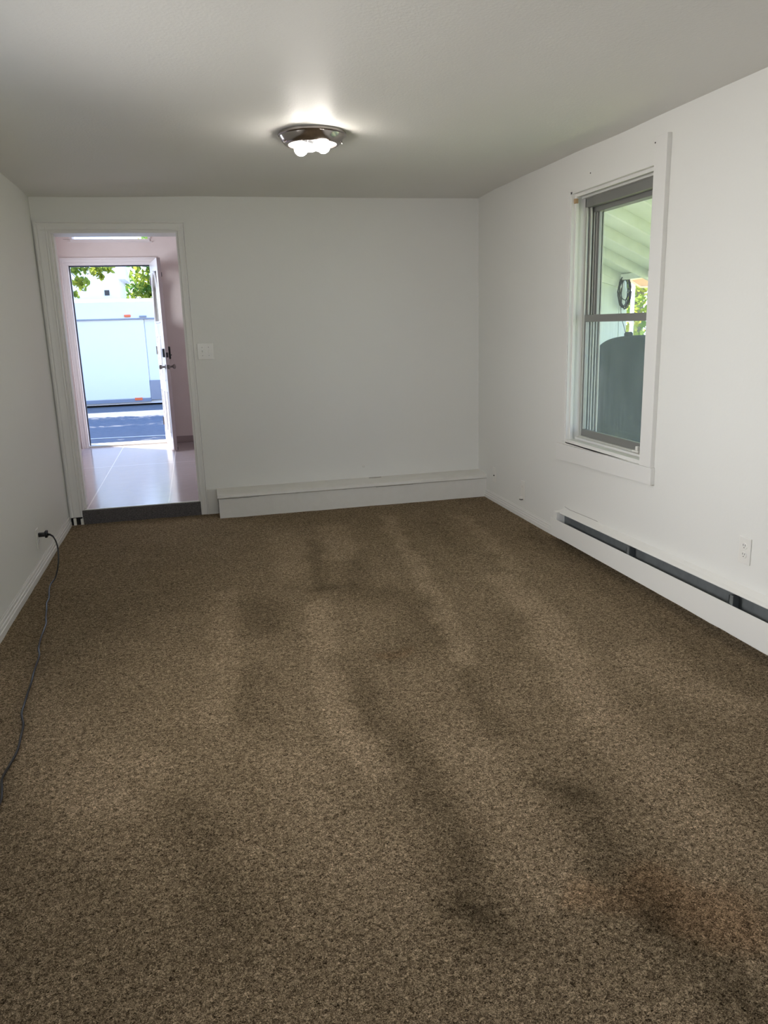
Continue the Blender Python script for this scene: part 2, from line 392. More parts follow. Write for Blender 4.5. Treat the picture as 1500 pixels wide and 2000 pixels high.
def make_ceiling():
    st = .05; xs = np.append(np.arange(L-.02, R+.02, st), R+.02); ys = np.append(np.arange(YB-.02, D+.02, st), D+.03)
    X, Y = np.meshgrid(xs, ys); nx, ny = len(xs), len(ys)
    Z = H+(vnoise(X+3, Y+3, .9, 21)-.5)*.020+(vnoise(X+3, Y+3, 2.6, 22)-.5)*.006
    k = np.clip((Y-5.62)/.10, 0, 1); Z = Z-k*k*(3-2*k)*.004-np.clip(Y-5.7, 0, 1)*.03+.004
    V = np.stack([X, Y, Z], -1).reshape(-1, 3); i = np.arange(nx*ny).reshape(ny, nx)
    F = np.stack([i[:-1, :-1], i[1:, :-1], i[1:, 1:], i[:-1, 1:]], -1).reshape(-1, 4)
    raw('ceiling', V, F, M['ceiling'], smooth=True, **S)
make_ceiling()
MB().box(LO, RO, YB-.2, D+.2, H+.03, H+.15).build('ceiling_slab', M['wall'], **S)
# back wall with the cased opening to the entry room
OX0, OX1, OZ0, OZ1 = -.900, -.042, .107, 2.068
DT = .22      # thickness
w = MB(); w.box(LO, OX0, D, D+DT, -.03, H+.02); w.box(OX1, RO, D, D+DT, -.03, H+.02); w.box(OX0, OX1, D, D+DT, OZ1, H+.02); w.build('wall_back', M['wall'], **S)
# right wall with the window
WY0, WY1, WZ0, WZ1 = 3.535, 4.42, .636, 2.100
w = MB(); w.box(R, RO, YB-.2, WY0, -.03, H+.02); w.box(R, RO, WY1, D, -.03, H+.02); w.box(R, RO, WY0, WY1, -.03, WZ0); w.box(R, RO, WY0, WY1, WZ1, H+.02)
w.build('wall_right', M['wall'], **S)
# left wall with a window beside the camera, out of frame
w = MB(); w.box(LO, L, YB-.2, 1.9, -.03, H+.02); w.box(LO, L, 3.3, D, -.03, H+.02); w.box(LO, L, 1.9, 3.3, -.03, .85); w.box(LO, L, 1.9, 3.3, 2.0, H+.02)
w.build('wall_left', M['wall'], **S)
w = MB(); w.box(L, -.3, YB-.2, YB, -.03, H+.02); w.box(1.5, R, YB-.2, YB, -.03, H+.02); w.box(-.3, 1.5, YB-.2, YB, -.03, .85); w.box(-.3, 1.5, YB-.2, YB, 2.05, H+.02)
w.build('wall_front', M['wall'], **S)
# baseboards: stepped profile
def base_prof(sx_, t, h):
    return [(0, 0), (t, 0), (t, h*.46), (t*.66, h*.48), (t*.70, h*.66), (t*.40, h*.68), (t*.46, h*.86), (t*.2, h*.92), (t*.2, h), (0, h)]
pr = [(R-a, b-.01) for a, b in base_prof(-1, .016, .075)]
MB().prism(pr, 'y', 4.43, 5.80).build('baseboard_right', M['trim'], **S)
pr = [(L+a, b-.01) for a, b in base_prof(1, .016, .085)]
MB().prism(pr, 'y', YB, D-.02).build('baseboard_left', M['trim'], **S)
MB().box(.014, .088, D-.016, D, -.01, .195, .002).build('baseboard_back', M['oldtrim'], **S)

# boxed ledge along the foot of the back wall
lg = empty('trim_1', (.09, 5.78, 0), **S)
MB().prism([(5.785, -.01), (D, -.01), (D, .17), (5.785, .163)], 'x', .092, R).build('ledge_face', M['oldtrim'], lg)
MB().prism([(5.772, .158), (5.776, .178), (5.80, .190), (D, .194), (D, .165), (5.78, .152)], 'x', .084, R).build('ledge_cap', M['oldtrim'], lg, smooth=True)
ck = MB()
random.seed(3)
for a, b in ((.09, .42), (.62, .80), (1.02, 1.12), (1.30, 1.62), (1.45, 1.56)):
    x = a; z = .150+random.uniform(-.004, .004)
    pts = []
    while x < b: pts.append((x, 5.783, z+random.uniform(-.0025, .0025))); x += .03
    ck.tube(pts, .0011, 4)
ck.tube([(1.28, 5.94, .1955), (1.34, 5.93, .1955), (1.38, 5.94, .1955)], .002, 4)
ck.build('paint_crack', M['crack'], lg, kind='stuff')

# casing of the opening (profiled boards)
tr = empty('trim_2', (-.47, D, 0), **S)
def casing_prof(w_, t):  # across width from inner edge to outer
    return [(0, 0), (0, t*.55), (w_*.12, t*.7), (w_*.2, t*.55), (w_*.45, t*.62), (w_*.7, t*.8), (w_*.78, t*.68), (w_*.86, t), (w_, t), (w_, 0)]
def strip(prof, axis, a, b, fx):
    return [fx(p) for p in prof]
pl = casing_prof(.083, .020)
MB().prism([(OX0-.002-p[0], D-p[1]) for p in pl], 'z', .058, 2.134).build('casing_side', M['trim'], tr)
pl = casing_prof(.055, .020)
MB().prism([(OX1+p[0], D-p[1]) for p in pl], 'z', -.005, 2.134).build('casing_side', M['trim'], tr)
pl = casing_prof(.066, .020)
MB().prism([(D-p[1]-.0005, OZ1+p[0]) for p in pl], 'x', -.985, .013).build('casing_head', M['trim'], tr)
MB().box(OX0-.001, OX0+.012, D-.004, D+DT+.01, OZ0, OZ1).box(OX0+.012, OX0+.024, D+.05, D+.075, OZ0, OZ1).build('jamb', M['trim'], tr)
MB().box(OX1-.012, OX1+.001, D-.004, D+DT+.01, OZ0, OZ1).build('jamb', M['trim'], tr)
MB().box(OX0, OX1, D-.002, D+DT+.01, OZ1-.012, OZ1+.004).build('jamb_head', M['trim'], tr)
# broken foot under the left casing
ft = empty('trim_3', (-.94, D, 0), **S)
MB().box(-.985, -.905, D-.006, D, -.01, .058).build('dark_gap', M['blackgap'], ft)
MB().box(-.968, -.948, D-.02, D, -.005, .052, .004).build('shoe_block', M['oldtrim'], ft)
MB().box(-.918, -.898, D-.018, D, -.005, .045, .004).build('shoe_block', M['oldtrim'], ft)
# carpeted step riser
rs_ = MB().box(OX0, OX1, D-.012, D+.02, -.01, OZ0-.003, .004); rs_.build('trim_4', M['riser'], **S)
MB().box(OX0, OX1, D-.004, D+.012, OZ0-.006, OZ0+.002, .002).build('trim_5', M['lightalu'], **S)

# small round cover and nail specks on the back wall
MB().lathe([(0, .004), (.009, .004), (.013, .0015), (.013, 0)], 24, aim((1.245, D, .289), (0, -1, 0))).build('wall_plug', M['rust'] if False else M['oldtrim'], smooth=True,
    label='small round pale plug in the back wall above the boxed ledge', category='wall plug')

# ------------------------------------------------------------------ right window
wn = empty('window_1', (R, 3.98, WZ0), **S)
x0 = R-.024
MB().box(x0, R, 3.432, WY0+.0, .640, 2.203, .0015).build('casing_side', M['trim'], wn)
MB().box(R-.010, R, WY1, 4.455, .640, 2.10, .002).build('casing_side', M['trim'], wn)
MB().hexa([(x0, 3.424, .552), (R, 3.424, .552), (R, 4.497, .520), (x0, 4.497, .520), (x0, 3.424, .640), (R, 3.424, .640), (R, 4.497, .622), (x0, 4.497, .622)], .0015).build('apron', M['trim'], wn)
# wooden reveal and stops
b = MB(); b.box(R-.004, 2.40, WY1-.014, WY1+.001, WZ0, WZ1); b.box(R+.018, R+.034, WY1-.026, WY1-.013, WZ0, WZ1); b.build('jamb', M['trim'], wn)
b = MB(); b.box(R-.004, 2.40, WY0-.001, WY0+.012, WZ0, WZ1); b.build('jamb', M['trim'], wn)
b = MB(); b.box(R-.004, 2.40, WY0, WY1, WZ1-.013, WZ1+.001); b.box(R+.02, R+.036, WY0, WY1, WZ1-.030, WZ1-.012); b.box(R+.06, R+.09, WY0, WY1, WZ1-.038, WZ1-.012); b.build('jamb_head', M['trim'], wn)
b = MB(); b.box(R+.0, R+.05, WY0, WY1, WZ0-.01, WZ0+.020, .003); b.box(R+.058, 2.42, WY0, WY1, WZ0-.01, WZ0+.030, .003); b.build('stool', M['trim'], wn)
MB().box(R+.048, R+.060, WY0, WY1-.05, WZ0-.01, WZ0+.012).build('sill_gap', M['blackgap'], wn)
MB().box(R+.008, R+.03, WY1-.030, WY1-.008, 2.035, 2.062, .003).build('rust_mark', M['rust'], wn, label='rust stained corner of the window head')
# aluminium frame with its ribbed tracks
FX0, FX1 = 2.300, 2.405
fr = MB()
fr.box(FX0, FX1, WY1-.024, WY1-.014, WZ0+.02, WZ1-.035)
for i, (xx, dd) in enumerate(((2.302, .012), (2.325, .020), (2.348, .014), (2.362, .020), (2.384, .014), (2.400, .026))):
    fr.box(xx, xx+.006, WY1-.024-dd, WY1-.022, WZ0+.02, WZ1-.035)
fr.build('side_track', M['lightalu'], wn)
MB().box(FX0+.003, FX1-.003, WY1-.0262, WY1-.0235, WZ0+.03, WZ1-.045).build('track_channel', M['grayalu'], wn)
fr = MB(); fr.box(FX0, FX1, WY0+.012, WY0+.024, WZ0+.02, WZ1-.035)
for xx in (2.302, 2.348, 2.40): fr.box(xx, xx+.006, WY0+.02, WY0+.042, WZ0+.02, WZ1-.035)
fr.build('side_track', M['lightalu'], wn)
fr = MB(); fr.box(FX0, 2.345, WY0+.012, WY1-.014, 2.012, WZ1-.03, .002); fr.box(2.345, FX1, WY0+.012, WY1-.014, 1.985, WZ1-.03, .002); fr.build('head_track', M['grayalu'], wn)
MB().box(FX0+.002, FX0+.006, WY1-.026, WY1-.022, WZ0+.02, WZ1-.05).box(2.312, 2.322, WY1-.026, WY1-.0235, WZ0+.02, WZ1-.05).build('weather_strip', M['darkalu'], wn)
def sash(name, x, za, zb, ya, yb, top, bot, side, g):
    s_ = MB()
    s_.box(x-.010, x+.010, ya, yb, zb-top, zb, .002); s_.box(x-.010, x+.010, ya, yb, za, za+bot, .002)
    s_.box(x-.009, x+.009, ya, ya+side, za+bot-.002, zb-top+.002, .001); s_.box(x-.009, x+.009, yb-side, yb, za+bot-.002, zb-top+.002, .001)
    so = s_.build(name, M['grayalu'], wn)
    gl = MB().box(x-.0015, x+.0015, ya+side-.004, yb-side+.004, za+bot-.004, zb-top+.004).build('glass', g, so)
    so_l = so.location.copy(); gl.location = (0, 0, 0)
    return so
sash('lower_sash', 2.318, .668, 1.405, WY0+.026, WY1-.030, .042, .050, .016, M['dirtyglass'])
us = sash('upper_sash', 2.374, 1.37, 2.01, WY0+.030, WY1-.040, .022, .03, .028, M['glass'])
MB().box(2.394, 2.3965, WY0+.04, WY1-.05, .67, 2.0).build('storm_glass', M['glass'], wn)
MB().box(2.296, 2.310, WY0+.02, WY1-.024, .664, .676, .002).build('lift_rail', M['lightalu'], wn)
lt = MB().box(2.285, 2.312, 3.70, 3.762, .668, .680, .003).box(2.291, 2.308, 3.715, 3.738, .679, .702, .003)
lt.build('latch', M['plate'], wn, label='white plastic sash latch')
# nail holes above the window
for (y_, z_) in ((3.53, 2.178), (4.20, 2.165)):
    MB().lathe([(0, .002), (.003, .002), (.004, 0)], 10, aim((x0 if y_ < 3.6 and y_ < WY0 else R, y_, z_), (-1, 0, 0))).build('nail', M['slot'],
        label='nail head in the flat near casing of the window' if y_ < 3.6 else 'nail hole in the wall above the window', category='nail')

# ------------------------------------------------------------------ baseboard heater
HY0, HY1 = 1.55, 4.452
ht = empty('baseboard_heater', (R, 3.0, 0), label='long white electric baseboard heater under the window on the right wall', category='heater')
def hz(y, a, b): t_ = (HY1-y)/(HY1-2.46); return a+(b-a)*t_
def hp(xa, xb, z0a, z0b, z1a, z1b, y0=HY0, y1=HY1, bev=.001):
    return MB().hexa([(xa, y0, hz(y0, z0a, z0b)), (xb, y0, hz(y0, z0a, z0b)), (xb, y1, z0a), (xa, y1, z0a),
                      (xa, y0, hz(y0, z1a, z1b)), (xb, y0, hz(y0, z1a, z1b)), (xb, y1, z1a), (xa, y1, z1a)], bev)
hp(2.142, 2.146, .040, .050, .150, .178, y1=4.445).build('front_panel', M['heater'], ht)
hp(2.146, 2.156, .040, .050, .043, .053, y1=4.445).build('panel_return', M['heater'], ht)
MB().hexa([(2.168, HY0, hz(HY0, .188, .222)), (R, HY0, hz(HY0, .204, .244)), (R, 4.41, .204), (2.168, 4.41, .188),
           (2.168, HY0, hz(HY0, .192, .227)), (R, HY0, hz(HY0, .212, .252)), (R, 4.41, .212), (2.168, 4.41, .192)], .001).build('top_cover', M['heater'], ht)
hp(2.205, R, .03, .04, .20, .235, y1=4.40).build('back_plate', M['heaterin'], ht)
hp(2.150, 2.206, .060, .068, .064, .072, y1=4.38).build('drip_tray', M['heaterin'], ht)
e_ = MB(); e_.tube([(2.182, HY0, .115), (2.182, 4.34, .100)], .009, 10)
y = HY0+.02
while y < 4.3: e_.box(2.160, 2.202, y, y+.0012, .085, .135); y += .012
e_.build('heating_element', M['heaterin'], ht)
MB().box(2.150, R, 4.375, 4.42, .036, .196, .001).build('end_cap', M['heater'], ht)
for yy in (3.55, 2.72, 1.9): MB().box(2.156, 2.21, yy, yy+.004, .06, hz(yy, .185, .215)).box(2.156, 2.160, yy-.022, yy+.004, hz(yy, .14, .165), hz(yy, .186, .215)).build('bracket', M['heaterin'], ht)

wc = MB(); wc.tube([(R-.0005, 4.40, .222), (R-.0005, 4.33, .217), (R-.0005, 4.22, .220), (R-.0005, 4.10, .224), (R-.0005, 3.98, .226)], .0014, 4)
wc.build('paint_crack', M['crack'], bpy.data.objects['wall_right'])
# ------------------------------------------------------------------ outlets and switch
def on_wall(loc, nrm):
    n = Vector(nrm); z = Vector((0, 0, 1)); x = z.cross(n).normalized()
    m = Matrix((x, z, n)).transposed().to_4x4(); m.translation = Vector(loc); return m   # local x across, y up, z out
def plate_mesh(w_, h_, t=.006):
    b = MB(); b.box(-w_/2, w_/2, -h_/2, h_/2, 0, t, .0025); return b
def place(o, m): o.matrix_world = m
def outlet(loc, nrm, label, group=None, skip_bottom=False):
    e = empty('wall_outlet', (0, 0, 0), label=label, category='outlet'); e.matrix_world = on_wall(loc, nrm)
    def part(mb, name, m): o = mb.build(name, m); o.parent = e; return o
    part(plate_mesh(.072, .117), 'cover_plate', M['plate'])
    for s_ in (1, -1):
        rc = MB(); pr_ = [(.017*math.cos(a)*1.0, s_*.0195+.0145*math.sin(a)) for a in [2*PI*k/24 for k in range(24)]]
        rc.prism(pr_, 'z', .005, .0085, .0006); r_ = part(rc, 'receptacle', M['plate'])
        sl = MB(); sl.box(-.0075, -.005, s_*.0195+.001, s_*.0195+.009, .0080, .0089); sl.box(.005, .0075, s_*.0195+.001, s_*.0195+.009, .0080, .0089)
        sl.lathe([(0, .0006), (.0024, .0006), (.0024, 0)], 12, Matrix.Translation((0, s_*.0195-.006, .0083)))
        q_ = sl.build('slot', M['slot']); q_.parent = r_
    part(MB().lathe([(0, .0012), (.0028, .001), (.0032, 0)], 12, Matrix.Translation((0, 0, .006))), 'screw', M['plate'])
    return e
outlet((R, 2.722, .403), (-1, 0, 0), 'white duplex outlet above the baseboard heater near the right edge')
outlet((L, 4.815, .205), (1, 0, 0), 'white duplex outlet on the left wall with black cord plugged in')
jp = empty('cable_plate', (0, 0, 0), label='white wall plate with one hole, nearest the back corner', category='wall plate'); jp.matrix_world = on_wall((R, 5.60, .212), (-1, 0, 0))
o = plate_mesh(.072, .117).build('cover_plate', M['plate']); o.parent = jp
o = MB().lathe([(0, .009), (.0035, .009), (.005, .006), (.005, 0)], 14, Matrix.Translation((0, -.004, .004))).build('cable_jack', M['slot']); o.parent = jp
jp = empty('phone_plate', (0, 0, 0), label='white wall plate with jack sticking out below, right of the one-hole plate', category='wall plate'); jp.matrix_world = on_wall((R, 5.05, .200), (-1, 0, 0))
o = plate_mesh(.072, .135).build('cover_plate', M['plate']); o.parent = jp
o = MB().box(-.008, .008, .020, .036, .004, .010, .001).build('jack_port', M['oldtrim']); o.parent = jp
o = MB().box(-.012, .012, -.064, -.050, .004, .028, .003).build('plug_connector', M['plate']); o.parent = jp
o = MB().box(-.014, .010, -.070, -.064, .006, .026).build('connector_latch', M['slot']); o.parent = jp

sw = empty('light_switch', (0, 0, 0), label='white double toggle switch plate on the back wall beside the doorway', category='light switch'); sw.matrix_world = on_wall((.087, D, 1.228), (0, -1, 0))
o = plate_mesh(.116, .117).build('cover_plate', M['plate']); o.parent = sw
for s_ in (-1, 1):
    o = MB().box(-.005+s_*.023, .005+s_*.023, -.012, .012, .0055, .0068).build('toggle_frame', M['oldtrim']); o.parent = sw
    tg = MB().hexa([(-.0035, -.004, 0), (.0035, -.004, 0), (.0035, .006, 0), (-.0035, .006, 0), (-.003, -.010*s_, .014), (.003, -.010*s_, .014), (.003, -.010*s_+.005, .013), (-.003, -.010*s_+.005, .013)], .0006)
    o = tg.build('toggle', M['plate']); o.parent = sw; o.location = (s_*.023, 0, .006)
    for q_ in (-1, 1):
        o = MB().lathe([(0, .0012), (.0026, .001), (.003, 0)], 12, Matrix.Translation((s_*.023, q_*.030, .006))).build('screw', M['knob']); o.parent = sw

# ------------------------------------------------------------------ power cord
pc = empty('power_cord', (L+.01, 4.82, .2), label='black power cord plugged into the left wall and running over the carpet', category='power cord')
pl = MB(); pl.box(L+.006, L+.052, 4.806, 4.836, .212, .236, .004); pl.box(L+.045, L+.060, 4.800, 4.842, .206, .246, .004)
pl.tube([(L+.055, 4.82, .224), (L+.078, 4.80, .224), (L+.098, 4.775, .216)], [.008, .006, .0042], 10)
pl.build('plug', M['black'], pc, smooth=True)
cp = [(L+.092, 4.782, .218), (-.882, 4.74, .19), (-.872, 4.715, .14), (-.872, 4.66, .07), (-.885, 4.60, .012), (-.895, 4.50, .006), (-.880, 4.36, .012), (-.862, 4.24, .006), (-.858, 4.15, .012), (-.838, 4.03, .014),
      (-.828, 3.94, .006), (-.812, 3.855, .006), (-.800, 3.72, .016), (-.797, 3.63, .014), (-.790, 3.53, .006), (-.768, 3.43, .014), (-.764, 3.33, .010), (-.762, 3.26, .006), (-.750, 3.15, .012), (-.748, 3.05, .006), (-.742, 2.96, .006), (-.733, 2.87, .012),
      (-.712, 2.79, .008), (-.704, 2.705, .006), (-.695, 2.60, .008), (-.699, 2.50, .012), (-.706, 2.43, .008), (-.692, 2.36, .006), (-.682, 2.28, .008), (-.70, 2.1, .006), (-.76, 1.9, .006), (-.80, 1.6, .006)]
cb = MB(); cb.tube([Vector(p)+Vector((0, 0, .004)) for p in cp], .0043, 8, smooth=5); cb.build('cable', M['cord'], pc, smooth=True)

# ------------------------------------------------------------------ ceiling light
cx, cy = .652, 4.075
cz = H-.004
cl = empty('ceiling_light', (cx, cy, cz), label='round nickel flush ceiling light with two bare glowing bulbs', category='ceiling light')
cl.location = (cx, cy, cz)
T = Matrix.Translation((cx, cy, cz))
MB().lathe([(.168, .004), (.168, -.006), (.163, -.010), (.160, -.011), (.152, -.026), (.140, -.040), (.129, -.047), (.124, -.049), (.119, -.047), (.119, -.040), (.135, -.025), (.150, .0)], 64, T).build('pan', M['nickel'], cl, smooth=True)
MB().lathe([(.1505, .002), (.120, -.0405), (.118, -.0405), (.10, -.012), (0, -.010)], 48, T).build('reflector', M['panwhite'], cl, smooth=True)
def bulb(tip, base):
    tip, base = Vector(tip), Vector(base); d = (tip-base).normalized(); ln = (tip-base).length
    m_ = aim(base, d); r = .033
    prof = [(.014, .042)]
    for k in range(0, 15):
        a = -60+k*150/14; a = math.radians(a)
        prof.append((r*math.cos(a), ln+r*math.sin(a)))
    prof = [(.0155, .040), (.019, .050)]+[p for p in prof[1:] if p[1] > .056]; prof.append((0, ln+r))
    bo = MB().lathe(prof, 32, m_).build('bulb', M['bulb'], cl, smooth=True)
    o = MB().lathe([(0, 0), (.013, 0), (.0135, .012), (.0165, .018), (.0175, .040), (.016, .041), (0, .041)], 24, m_).build('bulb_base', M['panwhite'], smooth=True)
    o.parent = bo; o.location = (0, 0, 0)
    so = MB().lathe([(.020, -.014), (.020, .010), (.017, .012), (.016, -.014)], 20, m_).build('socket', M['panwhite'], cl, smooth=True)
bulb((.590, 4.050, 2.226), (.690, 4.115, 2.248))
bulb((.690, 3.990, 2.228), (.607, 3.990, 2.260))
for s_ in (-1, 1):
    MB().lathe([(0, -.016), (.004, -.015), (.005, -.010), (.002, -.008), (.002, .0)], 12, Matrix.Translation((cx+s_*.142, cy-.03, cz-.030))).build('thumb_screw', M['nickel'], cl, smooth=True)

# ------------------------------------------------------------------ entry room
EZ = .107; EY0, EY1 = D+DT, 9.33; EX0, EX1 = -1.62, 1.1; EH = 2.78; EO = 9.50
def entry_floor():
    MB().box(EX0-.1, EX1+.1, D+.006, EO, EZ-.08, EZ).build('floor_entry', M['tile'], **S)
entry_floor()
MB().box(EX0-.1, EX1+.1, EY0, EO, EH, EH+.1).build('ceiling_entry', M['pinkwall'], **S)
MB().box(EX1, EX1+.1, EY0, EY1, EZ, EH).build('wall_entry_right', M['pinkwall'], **S)
w = MB(); w.box(EX0-.12, EX0, EY0, 7.3, EZ, EH); w.box(EX0-.12, EX0, 8.5, EY1, EZ, EH); w.box(EX0-.12, EX0, 7.3, 8.5, EZ, 1.05); w.box(EX0-.12, EX0, 7.3, 8.5, 2.15, EH); w.build('wall_entry_left', M['pinkwall'], **S)
MB().box(EX0-.1, L+.0, D+DT-.02, D+DT, EZ, EH).box(R*0+.0, EX1, D+DT-.02, D+DT, EZ, EH).build('wall_entry_front', M['pinkwall'], **S)
MB().box(EX0-.1, EX1+.1, D+.02, EY0, H+.16, EH+.1).build('wall_entry_upper', M['pinkwall'], **S)
DX0, DX1, DZ = -1.262, -.376, 2.118
TX0, TX1, TZ0 = -1.17, -.385, 2.372
w = MB(); w.box(EX0-.1, DX0, EY1, EO, EZ, EH); w.box(DX1, EX1+.1, EY1, EO, EZ, EH); w.box(DX0, DX1, EY1, EO, DZ, TZ0-.002)
w.box(DX0, TX0, EY1, EO, TZ0, EH); w.box(TX1+.0, DX1, EY1, EO, TZ0, EH); w.box(TX0, TX1, EY1, EO, 2.70, EH)
w.build('wall_entry_back', M['pinkwall'], **S)
MB().box(EX0, -1.335, EY1-.012, EY1, EZ, EZ+.08, .002).build('baseboard_entry_left', M['entrytrim'], **S)
MB().box(-.30, EX1, EY1-.012, EY1, EZ, EZ+.075, .002).build('baseboard_entry_right', M['dooredge'], **S)
tw = empty('window_2', (TX0, EY1, TZ0), **S)
f_ = MB(); f_.box(TX0-.02, TX1+.02, EY1-.010, EY1, TZ0-.030, TZ0-.002, .001); f_.box(TX0-.045, TX1+.045, EY1-.016, EY1, TZ0-.036, TZ0-.028, .001); f_.build('window_sill', M['entrytrim'], tw)
f_ = MB(); f_.box(TX0-.03, TX0, EY1-.014, EY1, TZ0, 2.72, .002); f_.box(TX1, TX1+.03, EY1-.014, EY1, TZ0, 2.72, .002); f_.build('window_frame', M['entrytrim'], tw)
MB().box(TX0, TX1, EY1+.02, EY1+.024, TZ0, 2.70).build('glass', M['glass'], tw)
tr = empty('trim_6', (-.8, EY1, EZ), **S)
pl = casing_prof(.060, .022)
MB().prism([(DX0-p[0], EY1-p[1]) for p in pl], 'z', EZ, 2.178).build('casing_side', M['entrytrim'], tr)
MB().prism([(DX1+p[0], EY1-p[1]) for p in pl], 'z', EZ, 2.178).build('casing_side', M['entrytrim'], tr)
MB().prism([(EY1-p[1]-.0005, DZ+p[0]) for p in pl], 'x', DX0-.06, DX1+.06).build('casing_head', M['entrytrim'], tr)
f_ = MB(); f_.box(DX0-.001, DX0+.016, EY1-.004, EO+.01, EZ, DZ); f_.box(DX1-.016, DX1+.001, EY1-.004, EO+.01, EZ, DZ); f_.box(DX0, DX1, EY1-.003, EO+.01, DZ-.016, DZ+.001); f_.build('jamb', M['entrytrim'], tr)
f_ = MB(); f_.box(DX0+.015, DX0+.027, EY1+.06, EY1+.10, EZ, DZ-.016); f_.box(DX0+.015, DX1-.015, EY1+.06, EY1+.10, DZ-.028, DZ-.015); f_.build('weather_strip', M['darkmetal'], tr)
MB().box(DX0+.01, DX1-.01, EY1+.0, EO+.05, EZ-.005, EZ+.018, .005).build('threshold', M['lightalu'], tr)
# open door leaf, hinged on the right jamb
DW = .75
dr = empty('door_1', (DX1-.020, EY1+.005, EZ+.02), **S)
dr.rotation_euler = (0, 0, math.atan2(.107, .75))      # swings in towards the room
DHt = 1.985; dy = -DW
def dpart(mb, name, m, par=None, smooth=False):
    o = mb.build(name, m, smooth=smooth); o.parent = par or dr; return o
# local: x across thickness (0..-.036 is left face), y from hinge to free edge (negative)
fz0, fz1 = 1.35, 1.87          # glazed arch
leaf = MB(); leaf.box(0, .036, dy, -.13-.0, 0, fz0); leaf.box(0, .036, -.13, 0, 0, DHt); leaf.box(0, .036, dy, dy+.13, fz0, DHt); leaf.box(0, .036, dy+.13, -.13, fz1, DHt)
dpart(leaf, 'door_leaf', M['doorpaint'])
dpart(MB().box(.001, .035, dy-.0015, dy+.001, 0, DHt), 'door_edge', M['dooredge'])
dpart(MB().box(.014, .020, dy+.12, -.12, fz0-.01, fz1+.01), 'door_glass', M['glass'])
mo = MB()
def arch_pts(x):
    p = [(x, dy+.13, fz0), (x, dy+.13, fz0+.27)]
    for k in range(0, 13): a = PI-PI*k/12; p.append((x, (dy)/2+(.5*DW-.13)*math.cos(a), fz0+.27+.25*math.sin(a)))
    p += [(x, -.13, fz0+.27), (x, -.13, fz0), (x, dy+.13, fz0)]
    return p
for xx in (-.002, .038): mo.tube(arch_pts(xx), .014, 6)
for xx in (-.002, .038):
    for (za, zb) in ((.18, .62), (.74, 1.2)):
        for (ya, yb) in ((dy+.11, dy/2-.04), (dy/2+.04, -.11)):
            mo.tube([(xx, ya, za), (xx, yb, za), (xx, yb, zb), (xx, ya, zb), (xx, ya, za)], .008, 4)
dpart(mo, 'door_molding', M['doorpaint'])
db = dpart(MB().box(-.022, 0, dy+.02, dy+.085, .985, 1.075, .006).box(.036, .060, dy+.015, dy+.09, .965, 1.095, .008).box(.058, .072, dy+.045, dy+.055, 1.000, 1.012, .002), 'deadbolt', M['black'])
dpart(MB().box(.008, .028, dy-.004, dy+.01, .985, 1.035, .001), 'bolt_plate', M['darkmetal'])
kn = MB()
for s_, x_ in ((-1, 0), (1, .036)):
    kn.lathe([(0, 0), (.026, 0), (.026, .006), (.011, .010), (.010, .032), (.020, .040), (.026, .052), (.024, .062), (.012, .068), (0, .068)], 24, aim((x_, dy+.06, .885), (s_, 0, 0)))
dpart(kn, 'door_knob', M['knob'], smooth=True)
dpart(MB().box(.006, .030, dy-.003, dy+.006, .865, .905, .001), 'latch_plate', M['knob'])
dpart(MB().box(.036, .046, dy+.02, dy+.05, -.004, .03, .003), 'door_stop', M['black'])
dpart(MB().box(.036, .045, dy+.03, dy+.045, 1.80, 1.845, .002), 'door_chain_plate', M['darkmetal'])
for z_ in (.2, 1.0, 1.75): dpart(MB().lathe([(0, 0), (.008, 0), (.008, .09), (0, .09)], 12, Matrix.Translation((-.004, .004, z_))), 'hinge', M['knob'])
# dark mark on the tiles


# ------------------------------------------------------------------ outdoors: yard side
def ground():
    t = MB()
    for x0_, x1_, y0_, y1_ in ((-30, 30, 9.5, 60), (-30, -1.76, -12, 9.5), (-1.76, RO, -12, -2.5)): t.box(x0_, x1_, y0_, y1_, -.2, 0)
    t.build('ground', M['asphalt'], **S)
    MB().box(RO, 30, -12, 9.5, -.2, -.03).build('ground_lawn', M['grass'], **S)
    # unseen eave added to keep the sun out of the left windows
    MB().box(-3.0, -1.75, -3.2, 9.5, 2.45, 2.55).box(-1.9, -1.17, -3.2, 6.1, 2.45, 2.55).build('sun_block_eave', M['shed'], **S)
ground()
# thin pale seam in the yard
MB().tube([(-2.2, 10.9, .004), (-1.6, 10.95, .004), (-1.1, 10.92, .004), (-.4, 10.85, .004), (.3, 10.85, .004)], .008, 4).build('concrete_seam', M['lightalu'], **S)

TY = 15.6
tl = empty('trailer', (-2, TY, 0), label='long white box trailer parked across the yard beyond the open entry door', category='trailer')
MB().box(-6.5, -.86, TY, TY+2.2, .13, 1.62, .02).build('body', M['trailer'], tl)
MB().box(-.86, .9, TY+.04, TY+2.2, .42, 1.62, .02).build('nose_section', M['trailer'], tl)
MB().prism([(TY-.02, 1.62), (TY+.0, 1.93), (TY+.12, 1.985), (TY+2.0, 1.99), (TY+2.2, 1.62)], 'x', -6.5, .9).build('roof', M['trailer'], tl)
MB().box(-6.5, .9, TY-.035, TY-.012, 1.605, 1.628).build('drip_rail', M['trailertrim'], tl)
MB().box(-6.5, -.86, TY-.02, TY+.02, .075, .135).build('lower_rail', M['trailertrim'], tl)
MB().box(-.86, .9, TY+.0, TY+.05, .10, .47, .004).build('tread_panel', M['steelplate'], tl)
MB().box(-6.5, .9, TY+.05, TY+2.1, .035, .11).build('chassis', M['trailer'], tl)
MB().box(-1.20, -1.08, TY-.055, TY-.018, 1.650, 1.695, .012).build('marker_light', M['orange'], tl, label='orange clearance lamp under the trailer roof edge')
